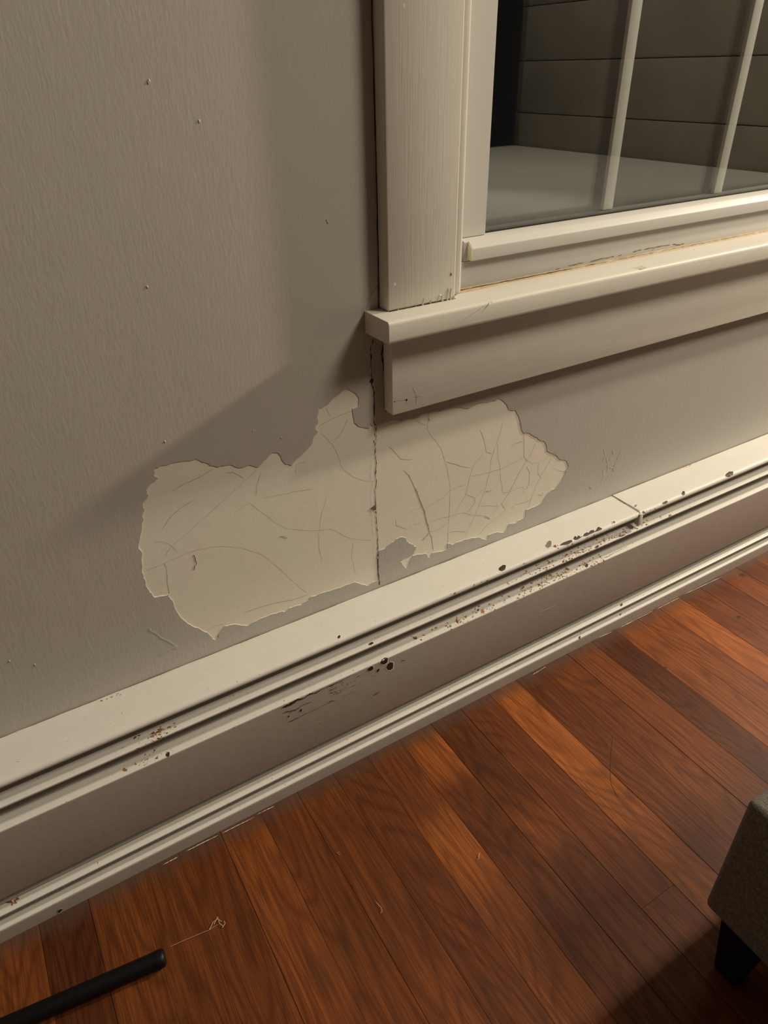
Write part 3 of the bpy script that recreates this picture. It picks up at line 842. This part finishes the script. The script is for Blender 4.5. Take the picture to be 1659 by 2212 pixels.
    add_box(bm, 0.4975, 1.5125, 0.0030, 0.110, 0.6235, 0.6775, 0.0010)
    add_box(bm, 0.4975, 0.5078, 0.0140, 0.110, 0.678, 1.748, 0.0006)
    add_box(bm, 1.5022, 1.5125, 0.0140, 0.110, 0.678, 1.748, 0.0006)
    add_box(bm, 0.4975, 1.5125, 0.0140, 0.110, 1.718, 1.748, 0.0006)
    from_bm('window_frame', bm, M_VINYL, w, smooth=40)
    sash = empty('lower_sash', (0.985, 0.03, 0.70))
    sash.parent = w
    sash.matrix_parent_inverse = Matrix.Translation(-w.location)

    def sub(name, bm, mats, smooth=40):
        o = from_bm(name, bm, mats, None, smooth)
        o.parent = sash
        o.matrix_parent_inverse = Matrix.Translation(-sash.location)
        return o
    bm = bmesh.new()
    rail = [(0.0036, 0.6780), (0.0032, 0.6988), (0.0048, 0.7000), (0.0290, 0.6996), (0.0295, 0.6978), (0.056, 0.6978), (0.056, 0.6780)]
    add_extrude_x(bm, rail, 0.5082, 1.5018)
    bmesh.ops.recalc_face_normals(bm, faces=bm.faces[:])
    sub('bottom_rail', bm, M_VINYL)
    bm = bmesh.new()
    lip = [(0.0036, 0.6790), (-0.0040, 0.6788), (-0.0048, 0.6795), (-0.0050, 0.6805), (-0.0050, 0.6915), (-0.0046, 0.6928), (-0.0036, 0.6940), (0.0030, 0.6996), (0.0036, 0.6996)]
    add_extrude_x(bm, lip, 0.5142, 1.4958)
    bmesh.ops.recalc_face_normals(bm, faces=bm.faces[:])
    sub('lift_rail', bm, M_VINYL, 30)
    bm = bmesh.new()
    add_extrude_x(bm, [(y * 0.97 - 0.0001, 0.687 + (z - 0.687) * 0.94) for y, z in lip], 0.5132, 0.51415)
    add_extrude_x(bm, [(y * 0.97 - 0.0001, 0.687 + (z - 0.687) * 0.94) for y, z in lip], 1.49585, 1.4968)
    bmesh.ops.recalc_face_normals(bm, faces=bm.faces[:])
    cap = sub('end_cap', bm, M_IVORY)
    tag(cap, 'yellowed ivory end cap of the white lift rail')
    bm = bmesh.new()
    for xa, xb, s_ in ((0.5082, 0.5515, 1), (1.4585, 1.5018, -1)):
        if s_ > 0:
            prof = [(xa, 0.0235), (xa + 0.006, 0.0200), (xb - 0.0008, 0.0200), (xb, 0.0208), (xb, 0.056), (xa, 0.056)]
        else:
            prof = [(xb, 0.0235), (xb - 0.006, 0.0200), (xa + 0.0008, 0.0200), (xa, 0.0208), (xa, 0.056), (xb, 0.056)]
        lo = [bm.verts.new((x, y, 0.7004)) for x, y in prof]
        hi = [bm.verts.new((x, y, 1.26)) for x, y in prof]
        for i in range(len(prof)):
            j = (i + 1) % len(prof)
            bm.faces.new((lo[i], lo[j], hi[j], hi[i]))
        bm.faces.new(lo)
        bm.faces.new(hi)
    bmesh.ops.recalc_face_normals(bm, faces=bm.faces[:])
    sub('stile', bm, M_VINYL, 30)
    bm = bmesh.new()
    add_box(bm, 0.552, 1.458, 0.020, 0.056, 1.215, 1.26, 0.0015)
    sub('top_rail', bm, M_VINYL)
    # double glazing: two panes, spacer, gasket, flat grille bars between the panes
    GX0, GX1, GZ0, GZ1 = 0.5520, 1.4580, 0.7000, 1.2145
    for ya in (0.0300, 0.0480):
        bm = bmesh.new()
        add_box(bm, GX0, GX1, ya, ya + 0.0030, GZ0, GZ1)
        sub('glass_pane', bm, M_GLASS, None)
    bm = bmesh.new()
    for ya, yb, wd, mi in ((0.0288, 0.0299, 0.0022, 0), (0.0332, 0.0478, 0.0045, 1)):
        add_box(bm, GX0 - 0.0015, GX0 + wd, ya, yb, GZ0, GZ1, mat=mi)
        add_box(bm, GX1 - wd, GX1 + 0.0015, ya, yb, GZ0, GZ1, mat=mi)
        add_box(bm, GX0 + wd, GX1 - wd, ya, yb, GZ0 - 0.001, GZ0 + wd * 0.55, mat=mi)
        add_box(bm, GX0 + wd, GX1 - wd, ya, yb, GZ1 - wd, GZ1, mat=mi)
    for q in range(5):      # rounded lower corner of the gasket
        a = 0.0042 * (1 - q / 5)
        add_box(bm, GX0 + 0.0022, GX0 + 0.0022 + a * a / 0.0042, 0.0288, 0.0299, GZ0 + 0.0010 + 0.0008 * q, GZ0 + 0.0018 + 0.0008 * q, mat=0)
    sub('glazing_gasket', bm, [M_GASKET, M_SPACER], None)
    for cx in (0.7715, 0.9975, 1.2235):
        bm = bmesh.new()
        add_box(bm, cx - 0.0089, cx + 0.0089, 0.0372, 0.0432, GZ0 + 0.003, GZ1 - 0.001, 0.0012)
        sub('grille_bar', bm, M_GRILLE)
    # upper sash, beyond the top of the picture
    bm = bmesh.new()
    add_box(bm, 0.5082, 1.5018, 0.060, 0.092, 1.235, 1.275)
    add_box(bm, 0.5082, 1.5018, 0.060, 0.092, 1.675, 1.717)
    add_box(bm, 0.5082, 0.5515, 0.060, 0.092, 1.276, 1.674)
    add_box(bm, 1.4585, 1.5018, 0.060, 0.092, 1.276, 1.674)
    from_bm('upper_sash', bm, M_VINYL, w)
    box('upper_glass', (0.552, 1.458, 0.074, 0.077, 1.2755, 1.6745), M_GLASS, w)


build_window()


# ------------------------------------------------------------------ radiator along the wall
PROF = [Vector((a * 1e-3, b * 1e-3)) for a, b in PROFILE]
ARC = [0.0]
for a, b in zip(PROF[:-1], PROF[1:]):
    ARC.append(ARC[-1] + (b - a).length)
JX = 0.8392


def on_radiator(x, s, lift=0.0002):
    s = min(max(s, 0.0), ARC[-1] - 1e-6)
    for i in range(len(ARC) - 1):
        if s <= ARC[i + 1]:
            break
    a, b = PROF[i], PROF[i + 1]
    p = a + (b - a) * ((s - ARC[i]) / (ARC[i + 1] - ARC[i]))
    d = (b - a).normalized()
    nrm = Vector((d.y, -d.x))          # outwards
    if nrm.x > 0.05 and nrm.y < 0.2:
        nrm = -nrm
    p = p + nrm * lift
    if x > JX and i < 10:
        p = p + Vector((-0.0006, 0.0010))
    return (x, p.x, p.y)


def build_radiator():
    rng = random.Random(33)
    r = empty('baseboard_radiator', (0.6, -0.03, 0.0))
    tag(r, 'long low grooved baseboard radiator with chipped cream paint and rust along the wall', 'radiator')
    pts = [(p.x, p.y) for p in PROF]
    loop = pts + [(-0.0006, 0.0)]
    loop[0] = (-0.0006, loop[0][1])

    def section(name, xa, xb, dy, dz):
        bm = bmesh.new()
        n = max(2, int((xb - xa) / 0.04))
        wob = lambda x, k: ((dy, dz) if k < 11 or k == len(pts) else (0.0, 0.0))
        add_extrude_x(bm, loop, xa, xb, nx=n, wob=wob)
        bmesh.ops.recalc_face_normals(bm, faces=bm.faces[:])
        return from_bm(name, bm, M_RAD, r, smooth=38)
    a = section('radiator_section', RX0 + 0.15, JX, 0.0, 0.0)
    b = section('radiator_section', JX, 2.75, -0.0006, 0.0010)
    # lumpy joint between the two sections
    bm = bmesh.new()
    add_box(bm, JX - 0.0035, JX + 0.0055, -0.0650, -0.0560, 0.2270, 0.2495, 0.0016, 2)
    for i in range(7):
        q = bmesh.ops.create_icosphere(bm, subdivisions=2, radius=rng.uniform(0.0016, 0.0032))
        c = Vector((JX + rng.uniform(-0.001, 0.012), -0.0632 + rng.uniform(-0.001, 0.001), 0.2485 + rng.uniform(-0.003, 0.002)))
        for v in q['verts']:
            v.co = v.co * 0.8 + c
    j = from_bm('joint_clip', bm, M_RAD, r, smooth=50)
    bm = bmesh.new()
    pts2 = fractal([(JX - 0.0006, 0.0), (JX, 0.02), (JX + 0.0004, 0.04), (JX, 0.0600)], rng, 0.0007, 3)
    add_ribbon(bm, pts2, [0.0012 * rng.uniform(0.4, 1.3) for _ in pts2], lambda p: (p[0], -p[1], 0.2528), 0)
    add_poly(bm, [(JX + 0.004, 0.046), (JX + 0.008, 0.043), (JX + 0.012, 0.044), (JX + 0.007, 0.047)], lambda p: (p[0], -p[1], 0.2526), 1)
    from_bm('joint_gap', bm, [M_GRIME, M_GREYCHIP], r)

    # chips down to the iron, with pale paint rims
    bm = bmesh.new()
    for c in CHIPS + GREYCHIPS:
        mat = 2 if c in GREYCHIPS else 0
        P = [(x * U, s * U) for x, s in c]
        cx = sum(p[0] for p in P) / len(P)
        cs = sum(p[1] for p in P) / len(P)
        rim = [(cx + (x - cx) * 1.22 + 0.0002, cs + (s - cs) * 1.22 + 0.0002) for x, s in P]
        add_poly(bm, [tuple(q) for q in fractal(rim, rng, 0.0004, 1, True)], lambda p: on_radiator(p[0], p[1], 0.00018), 1, 2)
        add_poly(bm, [tuple(q) for q in fractal(P, rng, 0.0005, 1, True)], lambda p: on_radiator(p[0], p[1], 0.00036), mat, 2)
    for c in SCRATCHES:
        P = fractal([(x * U, s * U) for x, s, w in c], rng, 0.0006, 3)
        m = len(P) - 1
        W = []
        for i in range(len(P)):
            t = i / m * (len(c) - 1)
            k = min(int(t), len(c) - 2)
            W.append((c[k][2] + (c[k + 1][2] - c[k][2]) * (t - k)) * U * rng.uniform(0.25, 1.35))
        add_ribbon(bm, P, W, lambda p: on_radiator(p[0], p[1], 0.0003), 0)
    for i in range(46):      # short dashes beside the long scratch
        x = 0.262 + rng.random() ** 1.5 * 0.075
        s = SCRATCHES[0][2][1] * U + rng.uniform(0.000, 0.020)
        ln = rng.uniform(0.001, 0.006)
        P = [(x, s), (x + ln * 0.5, s + rng.uniform(-.0004, .0004)), (x + ln, s + rng.uniform(-.0004, .0004))]
        add_ribbon(bm, P, [0.0002, rng.uniform(0.0004, 0.0011), 0.0002], lambda p: on_radiator(p[0], p[1], 0.0003), 0)
    for c in PALE_SCRATCHES:
        P = [(x * U, s * U) for x, s, w in c]
        add_ribbon(bm, P, [w * U for x, s, w in c], lambda p: on_radiator(p[0], p[1], 0.0003), 1)
    o = from_bm('paint_chips', bm, [M_METAL, M_PALE, M_GREYCHIP], r)
    tag(o, 'dark bare iron where the radiator paint has chipped off', kind='stuff')

    # rust freckles
    bm = bmesh.new()

    def freckle(x, s, size, mat):
        n = rng.randint(5, 7)
        st = rng.uniform(1.0, 2.2)
        rot = rng.uniform(-0.5, 0.5)
        P = []
        for q in range(n):
            a = 2 * math.pi * q / n
            rr = size * rng.uniform(0.45, 1.0)
            u, v = rr * st * math.cos(a), rr * math.sin(a)
            P.append((x + u * math.cos(rot) - v * math.sin(rot), s + u * math.sin(rot) + v * math.cos(rot)))
        add_poly(bm, P, lambda p: on_radiator(p[0], p[1], 0.00022 + 0.00006 * mat), mat, 1)
    BAND = []
    for z0, z1 in ((0.2145, 0.2225), (0.180, 0.1905)):
        ss = [s for s, p in zip(ARC, PROF) if z0 < p.y < z1 and p.x < -0.049]
        BAND.append((min(ss), max(ss)))
    dens = (260, 210, 120, 60, 60, 34)
    for zi, ((xa, sa), (xb, sb)) in enumerate(RUSTZONES):
        for _ in range(dens[zi]):
            t = min(max(rng.gauss(0.55, 0.26), 0), 1)
            x = (xa + (xb - xa) * t) * U
            lo, hi = BAND[0 if zi in (0, 3, 4) else 1]
            s = lo + (hi - lo) * min(max(rng.gauss(0.5, 0.3), 0), 1)
            freckle(x, s, 0.0003 + 0.0015 * rng.random() ** 2.2, rng.choice((0, 0, 1)))
    for x, s in RUST:
        for q in range(5):
            freckle(x * U + rng.gauss(0, 0.0016), s * U + rng.gauss(0, 0.0012), rng.uniform(0.0008, 0.0021), rng.choice((0, 0, 1)))
    grooves = [s for s, p in zip(ARC, PROF) if p.x < -0.0535 and 0.02 < p.y < 0.226 and not 0.075 < p.y < 0.178]
    for _ in range(330):
        x = rng.uniform(0.25, 1.25) if rng.random() < 0.75 else rng.uniform(-0.2, 0.3)
        s = rng.choice(grooves) + rng.gauss(0, 0.002)
        freckle(x, s, rng.uniform(0.0002, 0.0007), rng.choice((0, 1, 1)))
    for _ in range(26):
        x = rng.uniform(0.45, 0.95)
        freckle(x, 0.0640 + rng.gauss(0, 0.0012), rng.uniform(0.0004, 0.0016), rng.choice((0, 1)))
    for q in range(9):     # rust at the back edge of the ledge
        freckle(0.012 + rng.gauss(0, 0.006), 0.004 + rng.random() * 0.004, rng.uniform(0.0006, 0.0016), 0)
        freckle(1.03 + rng.gauss(0, 0.02), 0.0015 + rng.random() * 0.002, rng.uniform(0.0006, 0.0020), 2)
    o = from_bm('rust_spots', bm, [M_RUST, M_RUSTDARK, M_RUSTSTAIN], r)
    tag(o, 'orange rust freckles along the upper grooves of the radiator', kind='stuff')

    # ragged paint line where the ledge meets the wall, pale paint line at the floor
    bm = bmesh.new()
    P = fractal([(-0.15 + 0.03 * i, 0.0) for i in range(51)], rng, 0.0005, 2)
    add_ribbon(bm, P, [max(0.00008, 0.0006 + 0.0011 * noise.noise((p[0] * 25, 2.2, 0))) for p in P], lambda p: (p[0], -0.0012, 0.2522 + p[1] + (0.001 if p[0] > JX else 0)), 0)
    from_bm('ledge_paint_edge', bm, M_GRIME, r)
    for c in PALELINE:
        bm = bmesh.new()
        P = fractal([(x * U, y * U) for x, y in c], rng, 0.0004, 4)
        m = len(P) - 1
        add_ribbon(bm, P, [0.0011 * rng.uniform(0.3, 1.2) * min(1, 0.15 + 6 * i / m, 0.15 + 6 * (m - i) / m) for i in range(m + 1)], lambda p: (p[0], min(p[1], -0.0642), 0.0004), 0)
        tag(from_bm('paint_bead', bm, M_BEAD, r), 'broken pale line of paint where the radiator meets the floor')


build_radiator()


# ------------------------------------------------------------------ upholstered ottoman, right edge
def build_ottoman():
    x0, x1, y1, y0, z0, z1 = 0.4930, 0.98, -0.492, -0.98, 0.098, 0.281
    o = empty('ottoman', ((x0 + x1) / 2, (y0 + y1) / 2, 0.0))
    tag(o, 'grey-brown linen ottoman with a black tapered leg at the lower right corner', 'ottoman')
    bm = bmesh.new()
    add_box(bm, x0, x1, y0, y1, z0, z1, 0.007, 4)
    c = from_bm('seat', bm, M_LINEN, o, smooth=60)
    for sx in (0, 1):
        for sy in (0, 1):
            w0, w1 = 0.046, 0.026
            cx = x0 + 0.0035 + w0 / 2 if sx == 0 else x1 - 0.0035 - w0 / 2
            cy = y1 - 0.0195 - w0 / 2 if sy == 0 else y0 + 0.0195 + w0 / 2
            bm = bmesh.new()
            lo = [bm.verts.new((cx + a * w1 / 2, cy + b * w1 / 2, 0.0003)) for a, b in ((-1, -1), (1, -1), (1, 1), (-1, 1))]
            hi = [bm.verts.new((cx + a * w0 / 2, cy + b * w0 / 2, z0 + 0.0005)) for a, b in ((-1, -1), (1, -1), (1, 1), (-1, 1))]
            for i in range(4):
                bm.faces.new((lo[i], lo[(i + 1) % 4], hi[(i + 1) % 4], hi[i]))
            bm.faces.new(lo[::-1])
            bm.faces.new(hi)
            bmesh.ops.bevel(bm, geom=bm.edges[:], offset=0.0015, segments=2, affect='EDGES')
            from_bm('leg', bm, M_LEG, o, smooth=40)


build_ottoman()


# ------------------------------------------------------------------ black tube on the floor, lower left
def build_tube():
    end = Vector((-0.0285, -0.1868, 0.0102))
    d = Vector((-0.124, 0.0160, 0.0)).normalized()
    o = empty('metal_tube', (end.x, end.y, 0.0))
    tag(o, 'straight black metal tube lying on the wood floor at the lower left', 'tube')
    bm = bmesh.new()
    add_tube(bm, [end + d * t for t in (0.004, 0.2, 0.4, 0.62)], 0.0098, 28)
    from_bm('tube', bm, M_BLACK, o, smooth=50)
    bm = bmesh.new()
    add_tube(bm, [end + d * t for t in (-0.0032, -0.0028, -0.0012, 0.0012, 0.0070)], [0.0060, 0.0082, 0.0096, 0.0101, 0.0101], 28)
    from_bm('end_cap', bm, M_BLACK, o, smooth=50)


build_tube()


# ------------------------------------------------------------------ bed, mirrored in the window pane
def build_bed():
    x0, x1, y0, y1 = 1.08, 2.77, -2.49, -0.66
    o = empty('bed', ((x0 + x1) / 2, (y0 + y1) / 2, 0.0))
    tag(o, 'white-covered bed with brown-grey channelled headboard, seen as a reflection in the window', 'bed')
    box('bed_base', (x0 + 0.02, x1, y0 + 0.02, y1 - 0.02, 0.06, 0.27), M_BOARD, o, 0.01)
    box('mattress', (x0, x1 - 0.002, y0, y1, 0.272, 0.500), M_SHEET, o, 0.02, 4)
    hb = bmesh.new()
    zz = [0.05, 0.42, 0.650, 0.876, 1.10, 1.33]
    for a, b in zip(zz[:-1], zz[1:]):
        add_box(hb, x1, x1 + 0.07, y0 - 0.0, y1 + 0.10, a + 0.0012, b - 0.0012, 0.006, 3)
    add_box(hb, x1 + 0.03, x1 + 0.075, y0 + 0.01, y1 + 0.09, 0.0, 1.31)
    from_bm('headboard', hb, M_BOARD, o, smooth=40)
    for sx in (x0 + 0.06, x1 - 0.12):
        for sy in (y0 + 0.08, y1 - 0.08):
            box('leg', (sx - 0.03, sx + 0.03, sy - 0.03, sy + 0.03, 0.0003, 0.062), M_LEG, o)


build_bed()


# ------------------------------------------------------------------ stray hairs and lint
def strand(name, pts, rad, mat, label, cat):
    bm = bmesh.new()
    rng = random.Random(len(pts))
    P = [Vector(p) for p in pts]
    for _ in range(2):
        Q = [P[0]]
        for a, b in zip(P[:-1], P[1:]):
            Q += [a * 0.75 + b * 0.25, a * 0.25 + b * 0.75]
        P = Q + [P[-1]]
    add_tube(bm, P, rad, 5)
    return tag(from_bm(name, bm, mat), label, cat)


strand('hair', [(x * U, -0.0012 - 0.003 * math.sin(math.pi * i / 6), z * U) for i, (x, z) in enumerate(HAIR)], 0.00016, M_HAIR,
       'thin dark hair arching off the wall beside the window casing', 'hair')
strand('hair', [(x * U, y * U, 0.0008) for x, y in HAIR_FLOOR], 0.00022, M_HAIR,
       'thin dark hair lying curved across the floorboards', 'hair')


def build_lint():
    for i, (idx, lab) in enumerate((((0, 1, 2, 3), 'pale wisp of lint on the floor off the end of the black tube'),
                                    ((5,), 'tiny pale lint thread on the floorboards close to the radiator'),
                                    ((6,), 'curled pale lint thread on the floorboards, the one farthest from the radiator'),
                                    ((7,), 'small pale lint speck on the floorboards near the middle of the floor'))):
        bm = bmesh.new()
        for k in idx:
            P = [Vector((x * U, y * U, 0.0014 + 0.0012 * ((q * 7) % 3) / 3)) for q, (x, y) in enumerate(LINT[k])]
            add_tube(bm, P, 0.0003 if i else (0.00022 if k == 0 else 0.00042), 5)
        tag(from_bm('lint', bm, M_LINT), lab, 'lint', 'lint on the floor')


build_lint()
